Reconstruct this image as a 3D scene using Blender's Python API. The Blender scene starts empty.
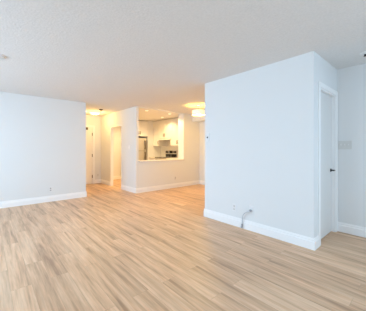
import bpy, bmesh, math, random
from mathutils import Vector, Matrix

random.seed(4)
sc = bpy.context.scene
COL = sc.collection
PI = math.pi

# ------------------------------------------------------------------ main dimensions (metres)
H = 2.442                       # ceiling height
YA, XA = 6.010, 1.923           # left wall plane and its end
XP, YP0, YP1 = 3.007, 0.988, 2.810   # partition plane and its two ends
XR = 3.982                      # right wall plane
XK, YK = 3.126, 5.543           # hallway wall plane, kitchen half wall plane
XN = 5.658                      # dining nook right wall plane
YE = 8.126                      # entry wall plane
YB = 8.664                      # kitchen back wall plane
XW, YW = -1.75, -1.65           # window wall (west) and wall behind the camera
HK = 2.425
UT = 2.392                      # top of the upper cabinets                      # kitchen ceiling
T = 0.12

# ------------------------------------------------------------------ camera
cam = bpy.data.cameras.new('camera')
cam.sensor_width = 36.0
cam.lens = 222.27 / 366 * 36.0
cam.shift_y = -6.19 / 366
cam.clip_start = 0.02
co = bpy.data.objects.new('camera', cam)
COL.objects.link(co)
co.location = (0, 0, 1.235)
co.rotation_euler = (PI / 2, 0, math.radians(48.663 - 90))
sc.camera = co

# ------------------------------------------------------------------ world, daylight, exposure
w = bpy.data.worlds.new('sky')
sc.world = w
w.use_nodes = True
bg = w.node_tree.nodes['Background']
bg.inputs[0].default_value = (0.62, 0.78, 1.0, 1)
bg.inputs[1].default_value = 1.0


def area(name, loc, rot, sx, sy, power, col, spread=PI):
    l = bpy.data.lights.new(name, 'AREA')
    l.shape = 'RECTANGLE'
    l.size, l.size_y = sx, sy
    l.energy = power
    l.color = col
    l.spread = spread
    o = bpy.data.objects.new(name, l)
    COL.objects.link(o)
    o.location = loc
    o.rotation_euler = rot
    return o


DAY = (0.52, 0.76, 1.0)
# daylight entering the two windows (outside the panes), falling slightly downwards from the sky
area('daylight_window_wall', (XW - 0.30, 3.7, 1.50), (0, math.radians(-78), 0), 2.0, 4.0, 138, DAY, math.radians(150))
area('daylight_back_wall', (1.2, YW - 0.30, 1.50), (math.radians(78), 0, 0), 3.6, 2.0, 76, (0.58, 0.80, 1.0), math.radians(150))

sc.view_settings.view_transform = 'Standard'
sc.view_settings.look = 'None'
sc.view_settings.gamma = 1
sc.view_settings.use_curve_mapping = False
sc.view_settings.exposure = 0.21
sc.cycles.max_bounces = 12
sc.cycles.diffuse_bounces = 8

WARM = (1.0, 0.56, 0.06)
POTCOL = (1.0, 0.68, 0.32)


# ------------------------------------------------------------------ materials
def mat(name, col, rough=0.5, metal=0.0, spec=0.5, noise=0.0, nscale=40, bump=0.0, bscale=200, emit=None, es=0.0):
    m = bpy.data.materials.new(name)
    m.use_nodes = True
    nt = m.node_tree
    b = nt.nodes['Principled BSDF']
    b.inputs['Base Color'].default_value = (*col, 1)
    b.inputs['Roughness'].default_value = rough
    b.inputs['Metallic'].default_value = metal
    b.inputs['Specular IOR Level'].default_value = spec
    tc = nt.nodes.new('ShaderNodeTexCoord')
    if noise:
        n = nt.nodes.new('ShaderNodeTexNoise')
        n.inputs['Scale'].default_value = nscale
        n.inputs['Detail'].default_value = 4
        nt.links.new(tc.outputs['Object'], n.inputs['Vector'])
        r = nt.nodes.new('ShaderNodeValToRGB')
        r.color_ramp.elements[0].position = 0.3
        r.color_ramp.elements[1].position = 0.7
        r.color_ramp.elements[0].color = tuple(c * (1 - noise) for c in col) + (1,)
        r.color_ramp.elements[1].color = tuple(min(1, c * (1 + noise)) for c in col) + (1,)
        nt.links.new(n.outputs['Fac'], r.inputs['Fac'])
        nt.links.new(r.outputs['Color'], b.inputs['Base Color'])
    if bump:
        n2 = nt.nodes.new('ShaderNodeTexNoise')
        n2.inputs['Scale'].default_value = bscale
        n2.inputs['Detail'].default_value = 3
        nt.links.new(tc.outputs['Object'], n2.inputs['Vector'])
        bp = nt.nodes.new('ShaderNodeBump')
        bp.inputs['Strength'].default_value = bump
        bp.inputs['Distance'].default_value = 0.004
        nt.links.new(n2.outputs['Fac'], bp.inputs['Height'])
        nt.links.new(bp.outputs['Normal'], b.inputs['Normal'])
    if emit:
        b.inputs['Emission Color'].default_value = (*emit, 1)
        b.inputs['Emission Strength'].default_value = es
    return m


def plank_floor():
    m = bpy.data.materials.new('oak_laminate')
    m.use_nodes = True
    nt = m.node_tree
    L = nt.links.new
    N = nt.nodes.new
    b = nt.nodes['Principled BSDF']
    tc = N('ShaderNodeTexCoord')
    mp = N('ShaderNodeMapping')
    mp.inputs['Rotation'].default_value = (0, 0, PI / 2)
    L(tc.outputs['Object'], mp.inputs['Vector'])
    br = N('ShaderNodeTexBrick')
    br.offset = 0.37
    br.inputs['Color1'].default_value = (0, 0, 0, 1)
    br.inputs['Color2'].default_value = (1, 1, 1, 1)
    br.inputs['Mortar'].default_value = (0.5, 0.5, 0.5, 1)
    br.inputs['Scale'].default_value = 1
    br.inputs['Mortar Size'].default_value = 0.0012
    br.inputs['Mortar Smooth'].default_value = 0.2
    br.inputs['Bias'].default_value = 0
    br.inputs['Brick Width'].default_value = 1.22
    br.inputs['Row Height'].default_value = 0.152
    L(mp.outputs['Vector'], br.inputs['Vector'])
    ws = N('ShaderNodeMath'); ws.operation = 'MULTIPLY'; ws.inputs[1].default_value = 37.0
    L(br.outputs['Color'], ws.inputs[0])

    def grain(sc3, detail, rough, dist):
        g = N('ShaderNodeMapping')
        g.inputs['Scale'].default_value = sc3
        L(mp.outputs['Vector'], g.inputs['Vector'])
        n = N('ShaderNodeTexNoise')
        n.noise_dimensions = '4D'
        n.inputs['Scale'].default_value = 1
        n.inputs['Detail'].default_value = detail
        n.inputs['Roughness'].default_value = rough
        n.inputs['Distortion'].default_value = dist
        L(g.outputs['Vector'], n.inputs['Vector'])
        L(ws.outputs[0], n.inputs['W'])
        return n
    g1 = grain((0.9, 14, 1), 5, 0.6, 0.35)       # broad cathedral streaks
    g2 = grain((3.5, 60, 1), 3, 0.6, 0.3)        # fine grain
    r = N('ShaderNodeValToRGB')
    e = r.color_ramp.elements
    e[0].position = 0.33; e[0].color = (*FLOOR_DARK, 1)
    e[1].position = 0.66; e[1].color = (*FLOOR_LIGHT, 1)
    mid = e.new(0.47); mid.color = (*FLOOR_MID, 1)
    L(g1.outputs['Fac'], r.inputs['Fac'])
    # per plank tone
    tn = N('ShaderNodeMapRange')
    tn.inputs['To Min'].default_value = 0.93
    tn.inputs['To Max'].default_value = 1.05
    L(br.outputs['Color'], tn.inputs['Value'])
    fg = N('ShaderNodeMapRange')
    fg.inputs['From Min'].default_value = 0.3
    fg.inputs['From Max'].default_value = 0.7
    fg.inputs['To Min'].default_value = 0.84
    fg.inputs['To Max'].default_value = 1.10
    L(g2.outputs['Fac'], fg.inputs['Value'])
    mm = N('ShaderNodeMath'); mm.operation = 'MULTIPLY'
    L(tn.outputs['Result'], mm.inputs[0]); L(fg.outputs['Result'], mm.inputs[1])
    sm = N('ShaderNodeMapRange')
    sm.inputs['To Min'].default_value = 1.0
    sm.inputs['To Max'].default_value = 0.72
    L(br.outputs['Fac'], sm.inputs['Value'])
    m2 = N('ShaderNodeMath'); m2.operation = 'MULTIPLY'
    L(mm.outputs[0], m2.inputs[0]); L(sm.outputs['Result'], m2.inputs[1])
    vm = N('ShaderNodeVectorMath'); vm.operation = 'SCALE'
    L(r.outputs['Color'], vm.inputs[0]); L(m2.outputs[0], vm.inputs['Scale'])
    L(vm.outputs['Vector'], b.inputs['Base Color'])
    b.inputs['Roughness'].default_value = 0.42
    b.inputs['Specular IOR Level'].default_value = 0.45
    bp = N('ShaderNodeBump')
    bp.inputs['Strength'].default_value = 0.08
    bp.inputs['Distance'].default_value = 0.002
    L(g2.outputs['Fac'], bp.inputs['Height'])
    L(bp.outputs['Normal'], b.inputs['Normal'])
    return m


def glass_mat():
    m = bpy.data.materials.new('window_glass')
    m.use_nodes = True
    nt = m.node_tree
    for n in list(nt.nodes):
        if n.type != 'OUTPUT_MATERIAL':
            nt.nodes.remove(n)
    out = [n for n in nt.nodes if n.type == 'OUTPUT_MATERIAL'][0]
    t = nt.nodes.new('ShaderNodeBsdfTransparent')
    t.inputs[0].default_value = (0.97, 0.98, 0.98, 1)
    g = nt.nodes.new('ShaderNodeBsdfGlossy')
    g.inputs['Roughness'].default_value = 0.02
    mx = nt.nodes.new('ShaderNodeMixShader')
    mx.inputs[0].default_value = 0.05
    nt.links.new(t.outputs[0], mx.inputs[1])
    nt.links.new(g.outputs[0], mx.inputs[2])
    nt.links.new(mx.outputs[0], out.inputs[0])
    return m


FLOOR_DARK = (0.43, 0.260, 0.160)
FLOOR_MID = (0.68, 0.435, 0.268)
FLOOR_LIGHT = (0.81, 0.570, 0.382)

M = {
    'wall': mat('wall_paint', (0.77, 0.78, 0.78), 0.75, spec=0.25, bump=0.06, bscale=160),
    'ceil': mat('stippled_ceiling', (0.75, 0.745, 0.735), 0.95, spec=0.1, noise=0.035, nscale=55, bump=1.0, bscale=45),
    'kceil': mat('smooth_ceiling', (0.78, 0.77, 0.75), 0.9, spec=0.1, bump=0.05),
    'trim': mat('trim_paint', (0.90, 0.90, 0.90), 0.35, spec=0.4, bump=0.02),
    'door': mat('door_paint', (0.74, 0.74, 0.73), 0.4, spec=0.4, bump=0.03),
    'entry': mat('entry_door_paint', (0.82, 0.80, 0.77), 0.4, spec=0.4, bump=0.03),
    'floor': plank_floor(),
    'plastic': mat('white_plastic', (0.80, 0.80, 0.80), 0.35, noise=0.01),
    'greyplastic': mat('grey_plastic', (0.50, 0.51, 0.52), 0.4, noise=0.01),
    'slot': mat('dark_slot', (0.03, 0.03, 0.03), 0.5, noise=0.02),
    'black': mat('black_metal', (0.025, 0.025, 0.027), 0.35, metal=0.6, noise=0.02),
    'brass': mat('aged_bronze', (0.12, 0.085, 0.05), 0.4, metal=0.7, noise=0.05),
    'steel': mat('brushed_steel', (0.66, 0.64, 0.60), 0.45, metal=0.75, noise=0.05, nscale=90),
    'nickel': mat('dark_nickel', (0.20, 0.17, 0.13), 0.4, metal=0.8, noise=0.05),
    'switchgrey': mat('aged_switch_plastic', (0.68, 0.68, 0.66), 0.4, noise=0.02),
    'cord': mat('pale_cord', (0.58, 0.60, 0.63), 0.5, noise=0.03),
    'chrome': mat('chrome', (0.7, 0.7, 0.7), 0.15, metal=1.0, noise=0.01),
    'cab': mat('cabinet_lacquer', (0.82, 0.81, 0.78), 0.35, spec=0.4, noise=0.01),
    'stone': mat('pale_quartz', (0.78, 0.77, 0.75), 0.25, noise=0.05, nscale=70),
    'fridge_side': mat('fridge_dark_side', (0.10, 0.095, 0.085), 0.5, noise=0.05),
    'blackglass': mat('black_glass', (0.015, 0.015, 0.015), 0.1, spec=0.6, noise=0.02),
    'burner': mat('burner_ring', (0.07, 0.07, 0.07), 0.4, noise=0.05),
    'tile': mat('backsplash_tile', (0.86, 0.84, 0.78), 0.3, noise=0.02, nscale=12),
    'cable': mat('grey_cable', (0.33, 0.34, 0.36), 0.5, noise=0.03),
    'glass': glass_mat(),
    'shade': mat('lit_lamp_shade', (0.9, 0.88, 0.84), 0.8, noise=0.01, emit=(1.0, 0.82, 0.58), es=0.42),
    'dome': mat('lit_glass_dome', (0.9, 0.88, 0.84), 0.4, noise=0.01, emit=(1.0, 0.82, 0.52), es=1.0),
    'lens': mat('lit_lens', (0.9, 0.9, 0.85), 0.4, noise=0.01, emit=(1.0, 0.80, 0.45), es=2.5),
    'tar': mat('rubber', (0.05, 0.05, 0.05), 0.7, noise=0.03),
}


# ------------------------------------------------------------------ mesh helpers
def BM():
    return bmesh.new()


def add_box(bm, x0, x1, y0, y1, z0, z1, bev=0.0):
    r = bmesh.ops.create_cube(bm, size=1)
    vs = r['verts']
    bmesh.ops.scale(bm, vec=(abs(x1 - x0), abs(y1 - y0), abs(z1 - z0)), verts=vs)
    bmesh.ops.translate(bm, vec=((x0 + x1) / 2, (y0 + y1) / 2, (z0 + z1) / 2), verts=vs)
    if bev:
        es = list({e for v in vs for e in v.link_edges})
        bmesh.ops.bevel(bm, geom=es, offset=bev, segments=2, affect='EDGES', profile=0.5)
    return bm


def add_lathe(bm, c, prof, axis='Z', n=32):
    """prof: list of (radius, height along axis) ; closed by tips at radius 0"""
    rings = []
    for r, h in prof:
        ring = []
        if r < 1e-6:
            ring = [bm.verts.new(place(c, 0, 0, h, axis))]
        else:
            for i in range(n):
                a = 2 * PI * i / n
                ring.append(bm.verts.new(place(c, r * math.cos(a), r * math.sin(a), h, axis)))
        rings.append(ring)
    for A, B in zip(rings, rings[1:]):
        for i in range(n):
            j = (i + 1) % n
            if len(A) == 1 and len(B) == 1:
                continue
            if len(A) == 1:
                bm.faces.new((A[0], B[j], B[i]))
            elif len(B) == 1:
                bm.faces.new((A[i], A[j], B[0]))
            else:
                bm.faces.new((A[i], A[j], B[j], B[i]))
    bmesh.ops.recalc_face_normals(bm, faces=bm.faces)
    return bm


def place(c, a, b, h, axis):
    if axis == 'Z':
        return (c[0] + a, c[1] + b, c[2] + h)
    if axis == 'X':
        return (c[0] + h, c[1] + a, c[2] + b)
    return (c[0] + a, c[1] + h, c[2] + b)


def add_tube(bm, pts, r, n=8):
    pts = [Vector(p) for p in pts]
    rings = []
    for i, p in enumerate(pts):
        d = (pts[min(i + 1, len(pts) - 1)] - pts[max(i - 1, 0)]).normalized()
        u = d.orthogonal().normalized() if i == 0 else (u - d * u.dot(d)).normalized()
        v = d.cross(u)
        rings.append([bm.verts.new(p + (u * math.cos(2 * PI * k / n) + v * math.sin(2 * PI * k / n)) * r) for k in range(n)])
    for A, B in zip(rings, rings[1:]):
        for k in range(n):
            bm.faces.new((A[k], A[(k + 1) % n], B[(k + 1) % n], B[k]))
    bm.faces.new(rings[0][::-1])
    bm.faces.new(rings[-1])
    bmesh.ops.recalc_face_normals(bm, faces=bm.faces)
    return bm


def obj(name, bm, m, parent=None, smooth=False, label=None):
    me = bpy.data.meshes.new(name)
    o = bpy.data.objects.new(name, me)
    COL.objects.link(o)
    base = Vector((0, 0, 0))
    if parent:
        p = parent
        while p:
            base += p.location
            p = p.parent
        bmesh.ops.translate(bm, vec=-base, verts=bm.verts)   # geometry is written in world metres
        o.parent = parent
    bm.to_mesh(me)
    bm.free()
    me.materials.append(M[m])
    if smooth:
        for p in me.polygons:
            p.use_smooth = True
        try:
            me.set_sharp_from_angle(angle=math.radians(40))
        except Exception:
            pass
    if label:
        o['label'] = label
    return o


def struct(name, bm, m, label, cat, parent=None):
    o = obj(name, bm, m, parent)
    o['kind'] = 'structure'
    o['label'] = label
    o['category'] = cat
    return o


def thing(name, label, cat, loc, group=None):
    o = bpy.data.objects.new(name, None)
    COL.objects.link(o)
    o.empty_display_size = 0.05
    o.location = loc
    o['label'] = label
    o['category'] = cat
    if group:
        o['group'] = group
    return o


def tag(o, label, cat, group=None):
    o['label'] = label
    o['category'] = cat
    if group:
        o['group'] = group
    return o


def move_copy(root, delta, label):
    """copy a thing, its parts and sub-parts, shifted by delta"""
    r = root.copy()
    COL.objects.link(r)
    r.location = Vector(root.location) + Vector(delta)
    r['label'] = label
    for ch in list(root.children):
        c = ch.copy(); COL.objects.link(c); c.parent = r
        for g in list(ch.children):
            d = g.copy(); COL.objects.link(d); d.parent = c
    return r


def wall_x(bm, y0, y1, x0, x1, z0, z1, holes=()):
    """wall running along X with rectangular holes (xa, xb, za, zb), sorted"""
    x = x0
    for xa, xb, za, zb in holes:
        if xa > x:
            add_box(bm, x, xa, y0, y1, z0, z1)
        if za > z0:
            add_box(bm, xa, xb, y0, y1, z0, za)
        if zb < z1:
            add_box(bm, xa, xb, y0, y1, zb, z1)
        x = xb
    if x < x1:
        add_box(bm, x, x1, y0, y1, z0, z1)
    return bm


def wall_y(bm, x0, x1, y0, y1, z0, z1, holes=()):
    y = y0
    for ya, yb, za, zb in holes:
        if ya > y:
            add_box(bm, x0, x1, y, ya, z0, z1)
        if za > z0:
            add_box(bm, x0, x1, ya, yb, z0, za)
        if zb < z1:
            add_box(bm, x0, x1, ya, yb, zb, z1)
        y = yb
    if y < y1:
        add_box(bm, x0, x1, y, y1, z0, z1)
    return bm


BASE = [(0, 0), (0.016, 0), (0.016, 0.098), (0.009, 0.106), (0.009, 0.124), (0.005, 0.130), (0.004, 0.142), (0, 0.142)]


def add_base(bm, p, q, nrm):
    """stepped baseboard profile swept from p to q, sticking out along nrm"""
    A, B = [], []
    for d, z in BASE:
        A.append(bm.verts.new((p[0] + nrm[0] * d, p[1] + nrm[1] * d, z)))
        B.append(bm.verts.new((q[0] + nrm[0] * d, q[1] + nrm[1] * d, z)))
    n = len(BASE)
    for i in range(n):
        j = (i + 1) % n
        bm.faces.new((A[i], A[j], B[j], B[i]))
    bm.faces.new(A[::-1]); bm.faces.new(B)
    bmesh.ops.recalc_face_normals(bm, faces=bm.faces)
    return bm


# ------------------------------------------------------------------ the shell
struct('floor', add_box(BM(), XW - T, XN + T, YW - T, YB + T, -0.10, 0.0), 'floor',
       'light oak laminate plank floor running through the whole apartment', 'floor')
struct('ceiling', add_box(BM(), XW - T, XN + T, YW - T, YB + T, H, H + 0.12), 'ceil',
       'white stippled ceiling over living room and dining nook', 'ceiling')

W1 = (1.75, 5.65, 0.45, 2.25)      # y range, z range of the window in the window wall
W2 = (-0.6, 3.0, 0.45, 2.25)       # x range, z range of the window behind the camera
struct('wall_left', add_box(BM(), XW - T, XA, YA, YA + T, 0, H), 'wall', 'long blank white living room wall at the left', 'wall')
struct('wall_window', wall_y(BM(), XW - T, XW, YW, YA, 0, H, [W1]), 'wall', 'white wall holding the wide window left of the camera', 'wall')
struct('wall_back', wall_x(BM(), YW - T, YW, XW - T, XR + T, 0, H, [W2]), 'wall', 'white wall with a window behind the camera', 'wall')
struct('wall_right', add_box(BM(), XR, XR + T, YW, YP0, 0, H), 'wall', 'shaded white wall at the right edge with the triple switch', 'wall')
struct('wall_partition', add_box(BM(), XP, XP + T, YP0, YP1, 0, H), 'wall', 'white partition wall in front right with two low outlets', 'wall')
D1 = (3.222, 3.905, 0, 2.035)
struct('wall_return', wall_x(BM(), YP0, YP0 + T, XP + T, XR + T, 0, H, [D1]), 'wall', 'short white wall around the closed door at right', 'wall')
struct('wall_nook_near', add_box(BM(), XP + T, XN, YP1 - T, YP1, 0, H), 'wall', 'white wall behind the partition closing the dining nook', 'wall')
struct('wall_nook_right', add_box(BM(), XN, XN + T, YP1 - T, YB + T, 0, H), 'wall', 'warm lit white wall at the far right of nook and kitchen', 'wall')
PX0, PX1, PZ0 = 3.205, 4.908, 0.868
bm = wall_x(BM(), YK, YK + T, XK, XN, 0, H, [(PX0, PX1, PZ0 - 0.001, HK)])
add_box(bm, PX1, XN, YK + T, 5.828, 0, HK)
struct('wall_kitchen', bm, 'wall', 'white half wall with the kitchen pass-through opening', 'wall')
OP = (6.448, 7.269, 0, 1.985)
struct('wall_hallway', wall_y(BM(), XK, XK + 0.09, YK + T, YB, 0, H, [OP]), 'wall', 'white hallway wall with the open doorway into the kitchen', 'wall')
ED = (1.975, 2.845, 0, 2.03)
struct('wall_entry', wall_x(BM(), YE, YE + T, XA - T, XK, 0, H, [ED]), 'wall', 'white wall around the entry door at the hallway end', 'wall')
struct('wall_hallway_left', add_box(BM(), XA - T, XA, YA + T, YE, 0, H), 'wall', 'white hallway wall hidden behind the living room wall', 'wall')
struct('wall_kitchen_back', add_box(BM(), XK, XN, YB, YB + T, 0, H), 'wall', 'white back wall of the kitchen behind the refrigerator', 'wall')
YF = 7.885                          # front of the fridge niche
struct('wall_kitchen_chase', add_box(BM(), 4.985, XN, YF, YB, 0, HK), 'wall', 'white wall face between the refrigerator and the upper cabinets', 'wall')
struct('ceiling_kitchen', add_box(BM(), XK + 0.09, XN, YK + T, YB, HK, H), 'kceil', 'smooth lowered kitchen ceiling with recessed lights', 'ceiling')
struct('trim_1', add_box(BM(), 5.31, XN, YP1, YK, 2.185, H), 'wall', 'dropped bulkhead along the top of the nook right wall', 'bulkhead')

# baseboards
G = 0.0
struct('baseboard_left', add_base(BM(), (XW, YA), (XA + 0.016, YA), (0, -1)), 'trim', 'tall white baseboard under the long left wall', 'baseboard')
struct('baseboard_hallway_left', add_base(BM(), (XA, YA), (XA, YE), (1, 0)), 'trim', 'white baseboard turning from the left wall into the hallway', 'baseboard')
struct('baseboard_partition', add_base(BM(), (XP, YP0 - 0.016), (XP, YP1 + 0.016), (-1, 0)), 'trim', 'tall white baseboard under the partition wall', 'baseboard')
struct('baseboard_return', add_base(BM(), (XP, YP0), (3.157, YP0), (0, -1)), 'trim', 'short white baseboard left of the closed door', 'baseboard')
struct('baseboard_right', add_base(BM(), (XR, YW), (XR, YP0), (-1, 0)), 'trim', 'white baseboard under the shaded right wall', 'baseboard')
struct('baseboard_back', add_base(BM(), (XW, YW), (XR, YW), (0, 1)), 'trim', 'white baseboard behind the camera', 'baseboard')
struct('baseboard_window', add_base(BM(), (XW, YW), (XW, YA), (1, 0)), 'trim', 'white baseboard below the wide window', 'baseboard')
struct('baseboard_kitchen', add_base(BM(), (XK - 0.016, YK), (XN, YK), (0, -1)), 'trim', 'white baseboard under the kitchen half wall', 'baseboard')
bm = add_base(BM(), (XK, YK), (XK, OP[0]), (-1, 0))
struct('baseboard_hallway', bm, 'trim', 'white baseboard beside the kitchen corner in the hallway', 'baseboard')
struct('baseboard_hallway_far', add_base(BM(), (XK, OP[1]), (XK, YE), (-1, 0)), 'trim', 'white baseboard between the open doorway and the entry wall', 'baseboard')
struct('baseboard_entry', add_base(BM(), (2.91, YE), (XK, YE), (0, -1)), 'trim', 'short white baseboard right of the entry door', 'baseboard')
struct('baseboard_nook', add_base(BM(), (XN, YP1), (XN, YK), (-1, 0)), 'trim', 'white baseboard under the nook right wall', 'baseboard')
struct('baseboard_nook_near', add_base(BM(), (XP + T, YP1), (XN, YP1), (0, 1)), 'trim', 'white baseboard behind the partition in the nook', 'baseboard')
struct('baseboard_kitchen_back', add_base(BM(), (XK + 0.09, YB), (4.19, YB), (0, -1)), 'trim', 'white baseboard on the kitchen wall seen through the doorway', 'baseboard')


# windows behind the camera
def window(name, along, plane, inward, a0, a1, z0, z1, n, label):
    def B(bm, u0, u1, d0, d1, zz0, zz1):
        if along == 'Y':
            add_box(bm, plane - inward * d1, plane - inward * d0, u0, u1, zz0, zz1)
        else:
            add_box(bm, u0, u1, plane - inward * d1, plane - inward * d0, zz0, zz1)
    fr = BM()
    f = 0.06
    B(fr, a0, a1, 0.03, 0.09, z0, z0 + f); B(fr, a0, a1, 0.03, 0.09, z1 - f, z1)
    st = (a1 - a0) / n
    for i in range(n + 1):
        c = min(max(a0 + i * st, a0 + f / 2), a1 - f / 2)
        B(fr, c - f / 2, c + f / 2, 0.031, 0.089, z0 + f, z1 - f)
    o = struct(name, fr, 'trim', label, 'window')
    g = BM()
    B(g, a0 + f / 2, a1 - f / 2, 0.057, 0.063, z0 + f / 2, z1 - f / 2)
    obj('pane', g, 'glass', o)
    s = BM()
    B(s, a0 - 0.04, a1 + 0.04, -0.05, 0.0, z0 - 0.03, z0)
    obj('window_sill', s, 'trim', o)


window('window_1', 'Y', XW, 1, *W1, 3, 'wide white framed three pane window in the window wall')
window('window_2', 'X', YW, 1, *W2, 3, 'wide white framed three pane window behind the camera')

# closed door at the right, set back in its frame
yd = YP0 + 0.045
struct('door_1', add_box(BM(), D1[0] + 0.016, D1[1] - 0.016, yd, yd + 0.04, 0.008, D1[3] - 0.016, 0.002), 'door',
       'closed flat white door in the recess at the right', 'door')
d1 = bpy.data.objects['door_1']
kx, kz = 3.835, 0.925
hb = add_lathe(BM(), (kx, yd - 0.001, kz), [(0, -0.010), (0.020, -0.010), (0.024, -0.007), (0.024, 0.0), (0, 0)], 'Y', 24)
add_lathe(hb, (kx, yd - 0.010, kz), [(0, -0.040), (0.010, -0.040), (0.010, 0), (0, 0)], 'Y', 16)
add_tube(hb, [(kx + 0.004, yd - 0.050, kz), (kx - 0.03, yd - 0.052, kz), (kx - 0.07, yd - 0.050, kz + 0.002)], 0.009, 12)
obj('lever_handle', hb, 'black', d1, True, 'black lever handle')
bm = BM()                                               # casing and jamb
cw = 0.066
add_box(bm, D1[0] - cw, D1[0], YP0 - 0.014, YP0, 0, D1[3] + cw, 0.003)
add_box(bm, D1[1], D1[1] + cw, YP0 - 0.014, YP0, 0, D1[3] + cw, 0.003)
add_box(bm, D1[0] + 0.0005, D1[1] - 0.0005, YP0 - 0.014, YP0, D1[3], D1[3] + cw, 0.003)
for xa, xb in ((D1[0], D1[0] + 0.014), (D1[1] - 0.014, D1[1])):
    add_box(bm, xa, xb, YP0, YP0 + T, 0, D1[3])
add_box(bm, D1[0] + 0.014, D1[1] - 0.014, YP0, YP0 + T, D1[3] - 0.014, D1[3])
struct('trim_2', bm, 'trim', 'white casing and jamb around the closed door at right', 'door frame')

# entry door at the end of the hallway
ye = YE + 0.012
struct('door_2', add_box(BM(), ED[0] + 0.014, ED[1] - 0.014, ye, ye + 0.042, 0.006, ED[3] - 0.014, 0.002), 'entry',
       'white entry door at the end of the hallway with dark hinges', 'door')
d2 = bpy.data.objects['door_2']
for hz in (0.265, 1.015, 1.775):
    h = add_box(BM(), ED[1] - 0.034, ED[1] - 0.015, YE - 0.002, ye, hz - 0.05, hz + 0.05, 0.002)
    add_lathe(h, (ED[1] - 0.022, YE - 0.006, hz - 0.052), [(0, 0), (0.008, 0), (0.008, 0.104), (0, 0.104)], 'Z', 12)
    obj('hinge', h, 'brass', d2, label='dark bronze hinge')
cl = add_box(BM(), 2.50, 2.66, YE - 0.035, ye, 1.925, 2.005, 0.006)
obj('door_closer', cl, 'brass', d2, label='small dark door closer')
bm = BM()
add_box(bm, ED[0] - 0.05, ED[0], YE - 0.012, YE, 0, ED[3] + 0.055, 0.002)
add_box(bm, ED[1], ED[1] + 0.06, YE - 0.012, YE, 0, ED[3] + 0.055, 0.002)
add_box(bm, ED[0] + 0.0005, ED[1] - 0.0005, YE - 0.012, YE, ED[3], ED[3] + 0.055, 0.002)
for xa, xb in ((ED[0], ED[0] + 0.012), (ED[1] - 0.012, ED[1])):
    add_box(bm, xa, xb, YE, YE + T, 0, ED[3])
add_box(bm, ED[0] + 0.012, ED[1] - 0.012, YE, YE + T, ED[3] - 0.012, ED[3])
add_box(bm, ED[0] + 0.012, ED[1] - 0.012, YE + 0.085, YE + T, 0, ED[3] - 0.012)
struct('trim_3', bm, 'trim', 'white frame around the entry door', 'door frame')
# jamb of the open doorway into the kitchen
bm = BM()
add_box(bm, XK - 0.003, XK + 0.093, OP[1] - 0.018, OP[1], 0, OP[3])
add_box(bm, XK - 0.003, XK + 0.093, OP[0] + 0.018, OP[1] - 0.018, OP[3] - 0.018, OP[3])
add_box(bm, XK - 0.003, XK + 0.093, OP[0], OP[0] + 0.018, 0, OP[3])
struct('trim_4', bm, 'trim', 'white jamb lining the open doorway from hallway to kitchen', 'door frame')

# ------------------------------------------------------------------ kitchen
# pass-through ledge
tag(obj('ledge_countertop', add_box(BM(), PX0 + 0.002, PX1 - 0.002, YK - 0.04, YK + T + 0.03, PZ0, PZ0 + 0.044, 0.004), 'stone'),
    'pale stone ledge counter on top of the kitchen half wall', 'countertop')


def shaker(bm, axis, face, a0, a1, z0, z1, s=-1, t=0.02, rail=0.055):
    """shaker door slab facing the negative axis direction; face = carcass front plane"""
    def B(u0, u1, d0, d1, zz0, zz1, bev=0.0015):
        if axis == 'X':
            add_box(bm, face - d1, face - d0, u0, u1, zz0, zz1, bev)
        else:
            add_box(bm, u0, u1, face - d1, face - d0, zz0, zz1, bev)
    B(a0, a1, 0.0, t * 0.6, z0, z1)
    B(a0, a0 + rail, t * 0.6, t, z0, z1); B(a1 - rail, a1, t * 0.6, t, z0, z1)
    B(a0 + rail, a1 - rail, t * 0.6, t, z0, z0 + rail); B(a0 + rail, a1 - rail, t * 0.6, t, z1 - rail, z1)
    return bm


def bar_handle(axis, face, a, z, ln=0.13, vertical=True):
    bm = BM()
    def P(u, d, zz):
        return (face - d, u, zz) if axis == 'X' else (u, face - d, zz)
    if vertical:
        add_tube(bm, [P(a, 0.03, z - ln / 2), P(a, 0.03, z + ln / 2)], 0.009, 10)
        for q in (-1, 1):
            add_tube(bm, [P(a, 0.0, z + q * ln * 0.36), P(a, 0.03, z + q * ln * 0.36)], 0.004, 8)
    else:
        add_tube(bm, [P(a - ln / 2, 0.03, z), P(a + ln / 2, 0.03, z)], 0.006, 10)
        for q in (-1, 1):
            add_tube(bm, [P(a + q * ln * 0.36, 0.0, z), P(a + q * ln * 0.36, 0.03, z)], 0.004, 8)
    return bm


UX = 5.27                       # front of the upper cabinet carcasses
SY0, SY1 = 6.70, 7.46           # stove bay


def upper(y0, y1, z0, z1, ndoor, label, hz=None, hside=None):
    t = thing('wall_cabinet', label, 'cabinet', (UX, (y0 + y1) / 2, z0), 'white upper kitchen cabinets')
    obj('carcass', add_box(BM(), UX, XN - 0.002, y0 + 0.001, y1 - 0.001, z0, z1, 0.001), 'cab', t)
    st = (y1 - y0) / ndoor
    for i in range(ndoor):
        a0, a1 = y0 + i * st + 0.003, y0 + (i + 1) * st - 0.003
        d = obj('door', shaker(BM(), 'X', UX - 0.001, a0, a1, z0 + 0.003, z1 - 0.06), 'cab', t)
        side = (i == 0) if ndoor == 2 else hside
        ha = a1 - 0.03 if side else a0 + 0.03
        obj('handle', bar_handle('X', UX - 0.021, ha, z0 + 0.13), 'nickel', d, True)
    obj('crown', add_box(BM(), UX - 0.028, UX - 0.001, y0 + 0.001, y1 - 0.001, z1 - 0.055, z1, 0.003), 'cab', t)
    return t


upper(5.832, SY0, 1.37, UT, 2, 'white two-door upper cabinet right of the range hood')
upper(SY0, SY1, 1.665, UT, 2, 'short white two-door upper cabinet above the range hood')
upper(SY1, YF - 0.003, 1.37, UT, 1, 'narrow white upper cabinet left of the range hood', hside=False)

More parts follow.
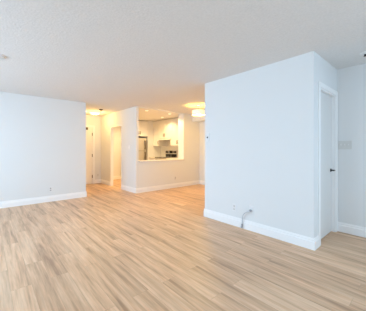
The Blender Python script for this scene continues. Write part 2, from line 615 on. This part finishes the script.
t = thing('range_hood', 'slim under-cabinet range hood above the stove', 'range hood', (5.4, 7.08, 1.60))
bm = BM()
prof = [(XN - 0.004, 1.655), (UX - 0.025, 1.655), (5.16, 1.625), (5.16, 1.605), (5.20, 1.598), (XN - 0.004, 1.598)]
A = [bm.verts.new((x, SY0 + 0.004, z)) for x, z in prof]
Bv = [bm.verts.new((x, SY1 - 0.004, z)) for x, z in prof]
for i in range(len(prof)):
    j = (i + 1) % len(prof)
    bm.faces.new((A[i], A[j], Bv[j], Bv[i]))
bm.faces.new(A[::-1]); bm.faces.new(Bv)
bmesh.ops.recalc_face_normals(bm, faces=bm.faces)
obj('hood_body', bm, 'cab', t)
bm = BM()
for k in range(2):
    y0 = SY0 + 0.05 + k * 0.34
    add_box(bm, 5.24, 5.56, y0, y0 + 0.32, 1.590, 1.5975, 0.002)
obj('filter', bm, 'steel', t, label='steel grease filter')

# backsplash behind counter and stove
struct('trim_5', add_box(BM(), XN - 0.008, XN, 5.829, YF - 0.001, 0.93, 1.366), 'tile', 'pale tile backsplash between counter and upper cabinets', 'backsplash')


def base_cab(y0, y1, ndoor, label):
    t = thing('base_cabinet', label, 'cabinet', (5.08, (y0 + y1) / 2, 0), 'white lower kitchen cabinets')
    bm = add_box(BM(), 5.08, XN - 0.002, y0 + 0.001, y1 - 0.001, 0.10, 0.872)
    obj('carcass', bm, 'cab', t)
    obj('toe_kick', add_box(BM(), 5.13, XN - 0.002, y0 + 0.001, y1 - 0.001, 0.0, 0.10), 'cab', t)
    st = (y1 - y0) / ndoor
    for i in range(ndoor):
        a0, a1 = y0 + i * st + 0.003, y0 + (i + 1) * st - 0.003
        dr = obj('drawer', shaker(BM(), 'X', 5.079, a0, a1, 0.72, 0.865, rail=0.035), 'cab', t)
        obj('handle', bar_handle('X', 5.059, (a0 + a1) / 2, 0.79, 0.12, False), 'nickel', dr, True)
        d = obj('door', shaker(BM(), 'X', 5.079, a0, a1, 0.11, 0.712), 'cab', t)
        obj('handle', bar_handle('X', 5.059, a1 - 0.03 if i == 0 else a0 + 0.03, 0.62), 'nickel', d, True)
    tag(obj('kitchen_countertop', add_box(BM(), 5.045, XN - 0.010, y0 + 0.001, y1 - 0.001, 0.873, 0.912, 0.003), 'stone'),
        'pale stone countertop ' + label.split('cabinet ')[1], 'countertop')


base_cab(5.832, SY0, 2, 'white two-door lower cabinet right of the stove')
base_cab(SY1, YF - 0.003, 1, 'narrow white lower cabinet left of the stove')

# stove
t = thing('stove', 'freestanding black and steel stove under the range hood', 'stove', (5.3, 7.08, 0))
y0, y1 = SY0 + 0.004, SY1 - 0.004
obj('stove_body', add_box(BM(), 5.07, XN - 0.012, y0, y1, 0.03, 0.895, 0.003), 'steel', t)
for fx in (5.12, 5.58):
    for fy in (y0 + 0.05, y1 - 0.05):
        obj('foot', add_lathe(BM(), (fx, fy, 0), [(0, 0), (0.02, 0), (0.016, 0.03), (0, 0.03)], 'Z', 12), 'tar', t)
obj('cooktop', add_box(BM(), 5.05, XN - 0.075, y0, y1, 0.896, 0.918, 0.004), 'blackglass', t, label='black glass cooktop')
for bx, by, br in ((5.19, y0 + 0.2, 0.09), (5.19, y1 - 0.2, 0.075), (5.44, y0 + 0.2, 0.075), (5.44, y1 - 0.2, 0.09)):
    obj('burner', add_lathe(BM(), (bx, by, 0.9182), [(0, 0), (br, 0), (br, 0.002), (br - 0.008, 0.002), (0, 0.0015)], 'Z', 32), 'burner', t)
bg_ = obj('backguard', add_box(BM(), XN - 0.074, XN - 0.012, y0, y1, 0.896, 1.20, 0.006), 'steel', t, label='steel control panel at the back')
obj('display', add_box(BM(), XN - 0.080, XN - 0.0745, 6.97, 7.19, 1.07, 1.18, 0.002), 'blackglass', bg_, label='black clock display')
for ya, yb in ((y0 + 0.02, 7.07), (7.095, y1 - 0.02)):
    obj('lower_panel', add_box(BM(), XN - 0.079, XN - 0.0745, ya, yb, 0.925, 1.045, 0.002), 'blackglass', bg_, label='black glass strip')
for ky in (y0 + 0.075, y0 + 0.175, y1 - 0.175, y1 - 0.075):
    obj('knob', add_lathe(BM(), (XN - 0.0745, ky, 1.125), [(0, -0.03), (0.034, -0.03), (0.042, 0), (0, 0)], 'X', 20), 'black', bg_, True)
dr = obj('oven_door', add_box(BM(), 5.045, 5.069, y0 + 0.01, y1 - 0.01, 0.20, 0.78, 0.004), 'steel', t)
obj('oven_window', add_box(BM(), 5.041, 5.0448, y0 + 0.12, y1 - 0.12, 0.34, 0.62, 0.001), 'blackglass', dr)
obj('handle', bar_handle('X', 5.0448, (y0 + y1) / 2, 0.73, 0.6, False), 'steel', dr, True)
obj('storage_drawer', add_box(BM(), 5.045, 5.069, y0 + 0.01, y1 - 0.01, 0.05, 0.19, 0.004), 'steel', t)

# refrigerator in its niche
t = thing('refrigerator', 'stainless top-freezer refrigerator in a dark-edged niche', 'refrigerator', (4.58, 8.25, 0))
fx0, fx1, fz = 4.235, 4.905, 1.700
obj('fridge_body', add_box(BM(), fx0, fx1, YF + 0.03, YB - 0.03, 0.03, fz, 0.006), 'fridge_side', t, label='dark fridge casing')
for ax in (fx0 + 0.06, fx1 - 0.06):
    obj('foot', add_lathe(BM(), (ax, YF + 0.1, 0), [(0, 0), (0.02, 0), (0.016, 0.03), (0, 0.03)], 'Z', 12), 'tar', t)
split = 1.170
for nm, za, zb, hz, hl in (('freezer_door', split + 0.005, fz - 0.004, 1.41, 0.36), ('fridge_door', 0.08, split - 0.005, 0.93, 0.40)):
    d = obj(nm, add_box(BM(), fx0 + 0.002, fx1 - 0.002, YF - 0.045, YF + 0.027, za, zb, 0.008), 'steel', t)
    bm = BM()
    hx = fx1 - 0.085
    add_box(bm, hx - 0.018, hx + 0.018, YF - 0.09, YF - 0.070, hz - hl / 2, hz + hl / 2, 0.005)
    for q in (-1, 1):
        add_box(bm, hx - 0.012, hx + 0.012, YF - 0.071, YF - 0.0445, hz + q * hl * 0.42 - 0.02, hz + q * hl * 0.42 + 0.02, 0.002)
    obj('handle', bm, 'brass', d, label='dark vertical handle')

t = thing('wall_cabinet', 'white two-door cabinet directly above the refrigerator', 'cabinet', (4.6, YF, 1.765), 'white upper kitchen cabinets')
obj('carcass', add_box(BM(), 4.212, 4.983, YF + 0.022, YB - 0.002, 1.765, UT), 'cab', t)
for i, (a0, a1) in enumerate(((4.215, 4.596), (4.600, 4.980))):
    d = obj('door', shaker(BM(), 'Y', YF + 0.021, a0, a1, 1.768, HK - 0.05), 'cab', t)
    obj('handle', bar_handle('Y', YF + 0.001, a1 - 0.03 if i == 0 else a0 + 0.03, 1.90, 0.14), 'nickel', d, True)
tag(obj('tall_panel', add_box(BM(), 4.19, 4.21, YF, YB - 0.002, 0, UT, 0.001), 'cab'),
    'tall white side panel at the left of the refrigerator', 'panel')

# ------------------------------------------------------------------ lamps
def point(name, loc, power, r=0.06, col=WARM):
    l = bpy.data.lights.new(name, 'POINT')
    l.energy = power
    l.color = col
    l.shadow_soft_size = r
    o = bpy.data.objects.new(name, l)
    COL.objects.link(o)
    o.location = loc
    return o


def spot(name, loc, power, ang=140, r=0.045, col=WARM):
    l = bpy.data.lights.new(name, 'SPOT')
    l.energy = power
    l.color = col
    l.spot_size = math.radians(ang)
    l.spot_blend = 0.6
    l.shadow_soft_size = r
    o = bpy.data.objects.new(name, l)
    COL.objects.link(o)
    o.location = loc
    return o


P_DRUM, P_HALL, P_POT = 46, 16, 52

# drum lamp in the nook
LX, LY = 4.367, 4.318
t = thing('ceiling_lamp', 'white drum-shade ceiling lamp glowing over the dining nook', 'lamp', (LX, LY, H))
obj('canopy', add_lathe(BM(), (LX, LY, H), [(0, 0), (0.062, 0), (0.062, -0.012), (0.045, -0.022), (0, -0.024)], 'Z', 28), 'chrome', t, True)
obj('stem', add_tube(BM(), [(LX, LY, H - 0.022), (LX, LY, 2.165)], 0.006, 10), 'chrome', t, True)
R0, zt, zb = 0.172, 2.305, 2.180
obj('lamp_shade', add_lathe(BM(), (LX, LY, 0), [(R0 - 0.003, zb), (R0, zb), (R0, zt), (R0 - 0.003, zt), (R0 - 0.003, zb)], 'Z', 48), 'shade', t, True)
sp = BM()
for k in range(3):
    a = 2 * PI * k / 3 + 0.4
    add_tube(sp, [(LX, LY, zt - 0.02), (LX + (R0 - 0.003) * math.cos(a), LY + (R0 - 0.003) * math.sin(a), zt - 0.02)], 0.003, 6)
obj('shade_spider', sp, 'chrome', t)
for k in range(3):
    a = 2 * PI * k / 3 + 1.4
    bx, by = LX + 0.06 * math.cos(a), LY + 0.06 * math.sin(a)
    obj('bulb', add_lathe(BM(), (bx, by, 2.195), [(0, 0), (0.018, 0.006), (0.026, 0.03), (0.018, 0.055), (0.011, 0.08), (0, 0.082)], 'Z', 16), 'lens', t, True)
obj('bulb_holder', add_lathe(BM(), (LX, LY, 2.285), [(0, 0), (0.075, 0), (0.075, 0.012), (0, 0.014)], 'Z', 24), 'chrome', t)
point('nook_lamp_light_low', (LX, LY, 2.187), P_DRUM * 0.83, 0.04)
point('nook_lamp_light_high', (LX, LY, 2.315), P_DRUM * 0.17, 0.04)

# hallway flush light
HX, HY = 2.61, 7.28
t = thing('flush_ceiling_light', 'round glowing glass ceiling light in the hallway', 'lamp', (HX, HY, H))
obj('light_base', add_lathe(BM(), (HX, HY, H), [(0, 0), (0.165, 0), (0.165, -0.018), (0.150, -0.022), (0, -0.022)], 'Z', 40), 'trim', t, True)
obj('glass_dome', add_lathe(BM(), (HX, HY, H - 0.0225), [(0, 0), (0.150, 0), (0.148, -0.018), (0.128, -0.042), (0.085, -0.060), (0.04, -0.067), (0, -0.068)], 'Z', 40), 'dome', t, True)
obj('finial', add_lathe(BM(), (HX, HY, H - 0.0905), [(0, 0), (0.010, 0), (0.012, -0.01), (0.006, -0.018), (0, -0.02)], 'Z', 16), 'brass', t, True)
point('hall_light', (HX, HY, H - 0.20), P_HALL, 0.10, (1.0, 0.62, 0.22))

# recessed kitchen lights
def pot(x, y, label):
    t = thing('recessed_light', label, 'lamp', (x, y, HK), 'recessed lights in the kitchen ceiling')
    obj('trim_ring', add_lathe(BM(), (x, y, HK), [(0.045, 0), (0.062, 0), (0.062, -0.005), (0.045, -0.008), (0.045, 0)], 'Z', 32), 'trim', t, True)
    obj('lens', add_lathe(BM(), (x, y, HK), [(0, -0.001), (0.0445, -0.001), (0.0445, -0.004), (0, -0.004)], 'Z', 32), 'lens', t)
    return t


PX = [(3.67, 5.85, 'recessed kitchen light nearest the hallway side'),
      (4.58, 5.89, 'recessed kitchen light closest above the pass-through ledge'),
      (4.86, 6.68, 'recessed kitchen light in front of the range hood cabinets'),
      (3.72, 7.85, 'added unseen recessed light brightening the kitchen inside the open doorway'),  # added light hidden from the camera, brightens the interior behind the doorway
      (4.20, 7.40, 'recessed kitchen light in front of the refrigerator')]
first = pot(*PX[0])
for x, y, lab in PX[1:]:
    move_copy(first, (x - PX[0][0], y - PX[0][1], 0), lab)
for x, y, lab in PX:
    spot('kitchen_spot', (x, y, HK - 0.012), P_POT, 150, col=POTCOL)

# ceiling bits
t = thing('smoke_detector', 'small dark detector on the hallway ceiling beside the round light', 'smoke detector', (2.584, 6.70, H))
obj('detector_base', add_lathe(BM(), (2.584, 6.70, H), [(0, 0), (0.055, 0), (0.055, -0.012), (0, -0.012)], 'Z', 28), 'brass', t, True)
obj('detector_cover', add_lathe(BM(), (2.584, 6.70, H - 0.0122), [(0, 0), (0.050, 0), (0.046, -0.018), (0.02, -0.026), (0, -0.026)], 'Z', 28), 'brass', t, True)

t = thing('ceiling_sprinkler', 'white ceiling sprinkler with dark centre at the right edge', 'sprinkler', (3.56, 0.585, H))
obj('escutcheon', add_lathe(BM(), (3.56, 0.585, H), [(0, 0), (0.060, 0), (0.055, -0.010), (0.030, -0.016), (0, -0.016)], 'Z', 32), 'plastic', t, True)
obj('sprinkler_head', add_lathe(BM(), (3.56, 0.585, H - 0.0162), [(0, 0), (0.012, 0), (0.010, -0.018), (0.016, -0.019), (0.016, -0.022), (0, -0.030)], 'Z', 24), 'black', t, True, 'dark sprinkler head')

t = thing('smoke_alarm', 'round white smoke alarm on the ceiling at the left edge', 'smoke alarm', (0.10, 3.72, H))
obj('alarm_base', add_lathe(BM(), (0.10, 3.72, H), [(0, 0), (0.085, 0), (0.085, -0.008), (0, -0.008)], 'Z', 36), 'plastic', t, True)
obj('alarm_cover', add_lathe(BM(), (0.10, 3.72, H - 0.0082), [(0, 0), (0.072, 0), (0.070, -0.014), (0.052, -0.026), (0, -0.028)], 'Z', 36), 'plastic', t, True)


# ------------------------------------------------------------------ outlets and switches
def plate(wall, pos, wdt, hgt, th=0.007):
    """box on a wall; wall 'X' faces -X, wall 'Y' faces -Y.  returns a function that adds boxes in plate coordinates"""
    def B(bm, u0, u1, v0, v1, d0, d1, bev=0.0):
        if wall == 'X':
            return add_box(bm, pos[0] - d1, pos[0] - d0, pos[1] + u0, pos[1] + u1, pos[2] + v0, pos[2] + v1, bev)
        return add_box(bm, pos[0] + u0, pos[0] + u1, pos[1] - d1, pos[1] - d0, pos[2] + v0, pos[2] + v1, bev)
    return B


def outlet(wall, pos, label, m='plastic', rec='greyplastic'):
    t = thing('wall_outlet', label, 'outlet', pos)
    B = plate(wall, pos, .07, .115)
    obj('cover_plate', B(BM(), -0.037, 0.037, -0.06, 0.06, 0.0, 0.006, 0.002), m, t)
    for s in (-1, 1):
        r = obj('receptacle', B(BM(), -0.017, 0.017, s * 0.024 - 0.014, s * 0.024 + 0.014, 0.0062, 0.0085, 0.001), rec, t)
        sl = BM()
        for q in (-0.007, 0.005):
            B(sl, q, q + 0.0025, s * 0.024 - 0.003, s * 0.024 + 0.007, 0.0086, 0.0092)
        B(sl, -0.0025, 0.0025, s * 0.024 - 0.010, s * 0.024 - 0.006, 0.0086, 0.0092)
        obj('slot', sl, 'slot', r)
    obj('screw', B(BM(), -0.003, 0.003, -0.003, 0.003, 0.0062, 0.0075), 'chrome', t)
    return t


def switch(wall, pos, n, label, m='plastic', tm='plastic', hgt=0.115):
    t = thing('light_switch', label, 'switch', pos)
    B = plate(wall, pos, .07, .115)
    hw = 0.037 + 0.023 * (n - 1)
    obj('cover_plate', B(BM(), -hw, hw, -hgt / 2, hgt / 2, 0.0, 0.006, 0.002), m, t)
    for i in range(n):
        c = (i - (n - 1) / 2) * 0.046
        b = obj('switch_frame', B(BM(), c - 0.012, c + 0.012, -0.026, 0.026, 0.0062, 0.008), m, t)
        obj('toggle', B(BM(), c - 0.005, c + 0.005, -0.004, 0.014, 0.0082, 0.021, 0.002), tm, b)
    return t


outlet('Y', (1.118, YA, 0.291), 'white outlet low on the long left wall')
outlet('X', (XP, 2.157, 0.291), 'white outlet on the partition, farther from the door', rec='switchgrey')
outlet('Y', (4.546, YK, 0.311), 'small outlet low on the kitchen half wall')
outlet('Y', (3.02, YE, 0.30), 'small outlet low beside the entry door')
switch('X', (XK, 5.96, 1.288), 1, 'single switch on the hallway wall near the kitchen corner')
switch('X', (XR, 0.889, 1.299), 3, 'three-gang toggle switch plate on the shaded right wall', 'switchgrey', 'plastic', 0.125)

t = thing('thermostat', 'white wall thermostat with dark dial at the partition far end', 'thermostat', (XP, 2.725, 1.45))
B = plate('X', (XP, 2.725, 1.45), 0, 0)
obj('back_plate', B(BM(), -0.040, 0.040, -0.080, 0.080, 0.0, 0.008, 0.002), 'plastic', t)
c_ = obj('thermostat_cover', B(BM(), -0.034, 0.034, -0.070, 0.070, 0.0082, 0.020, 0.005), 'plastic', t)
obj('dial', add_lathe(BM(), (XP - 0.0202, 2.728, 1.450), [(0, -0.004), (0.013, -0.004), (0.016, 0), (0, 0)], 'X', 24), 'black', c_, True, 'dark round dial')

t = thing('cable_jack', 'cable wall jack on the partition with a cord plugged in', 'wall jack', (XP, 1.845, 0.318))
B = plate('X', (XP, 1.845, 0.318), 0, 0)
obj('cover_plate', B(BM(), -0.037, 0.037, -0.058, 0.058, 0.0, 0.006, 0.002), 'plastic', t)
obj('socket', B(BM(), -0.013, 0.013, -0.022, 0.004, 0.0062, 0.016, 0.001), 'greyplastic', t)

t = thing('cable', 'short pale cord with dark plug hanging from the cable jack to the floor', 'cable', (XP - 0.04, 1.95, 0))
plug = add_box(BM(), XP - 0.050, XP - 0.0165, 1.830, 1.860, 0.294, 0.324, 0.004)
obj('plug', plug, 'cable', t, label='dark grey plug')
pts = [(XP - 0.0505, 1.845, 0.309)]
P0, P1, P2, P3 = (Vector(p) for p in (pts[0], (XP - 0.085, 1.88, 0.29), (XP - 0.045, 1.98, 0.25), (XP - 0.030, 1.985, 0.14)))
for i in range(1, 13):
    s_ = i / 12
    pts.append(P0 * (1 - s_) ** 3 + P1 * 3 * s_ * (1 - s_) ** 2 + P2 * 3 * s_ * s_ * (1 - s_) + P3 * s_ ** 3)
pts += [(XP - 0.032, 1.986, 0.10), (XP - 0.034, 1.988, 0.075)]
obj('cord', add_tube(BM(), pts, 0.008, 10), 'cord', t, True, 'pale grey cord')
bm = add_tube(BM(), [(XP - 0.034, 1.988, 0.076), (XP - 0.036, 1.990, 0.04), (XP - 0.044, 1.994, 0.014)], 0.013, 10)
obj('connector', bm, 'cable', t, True, 'dark connector end')
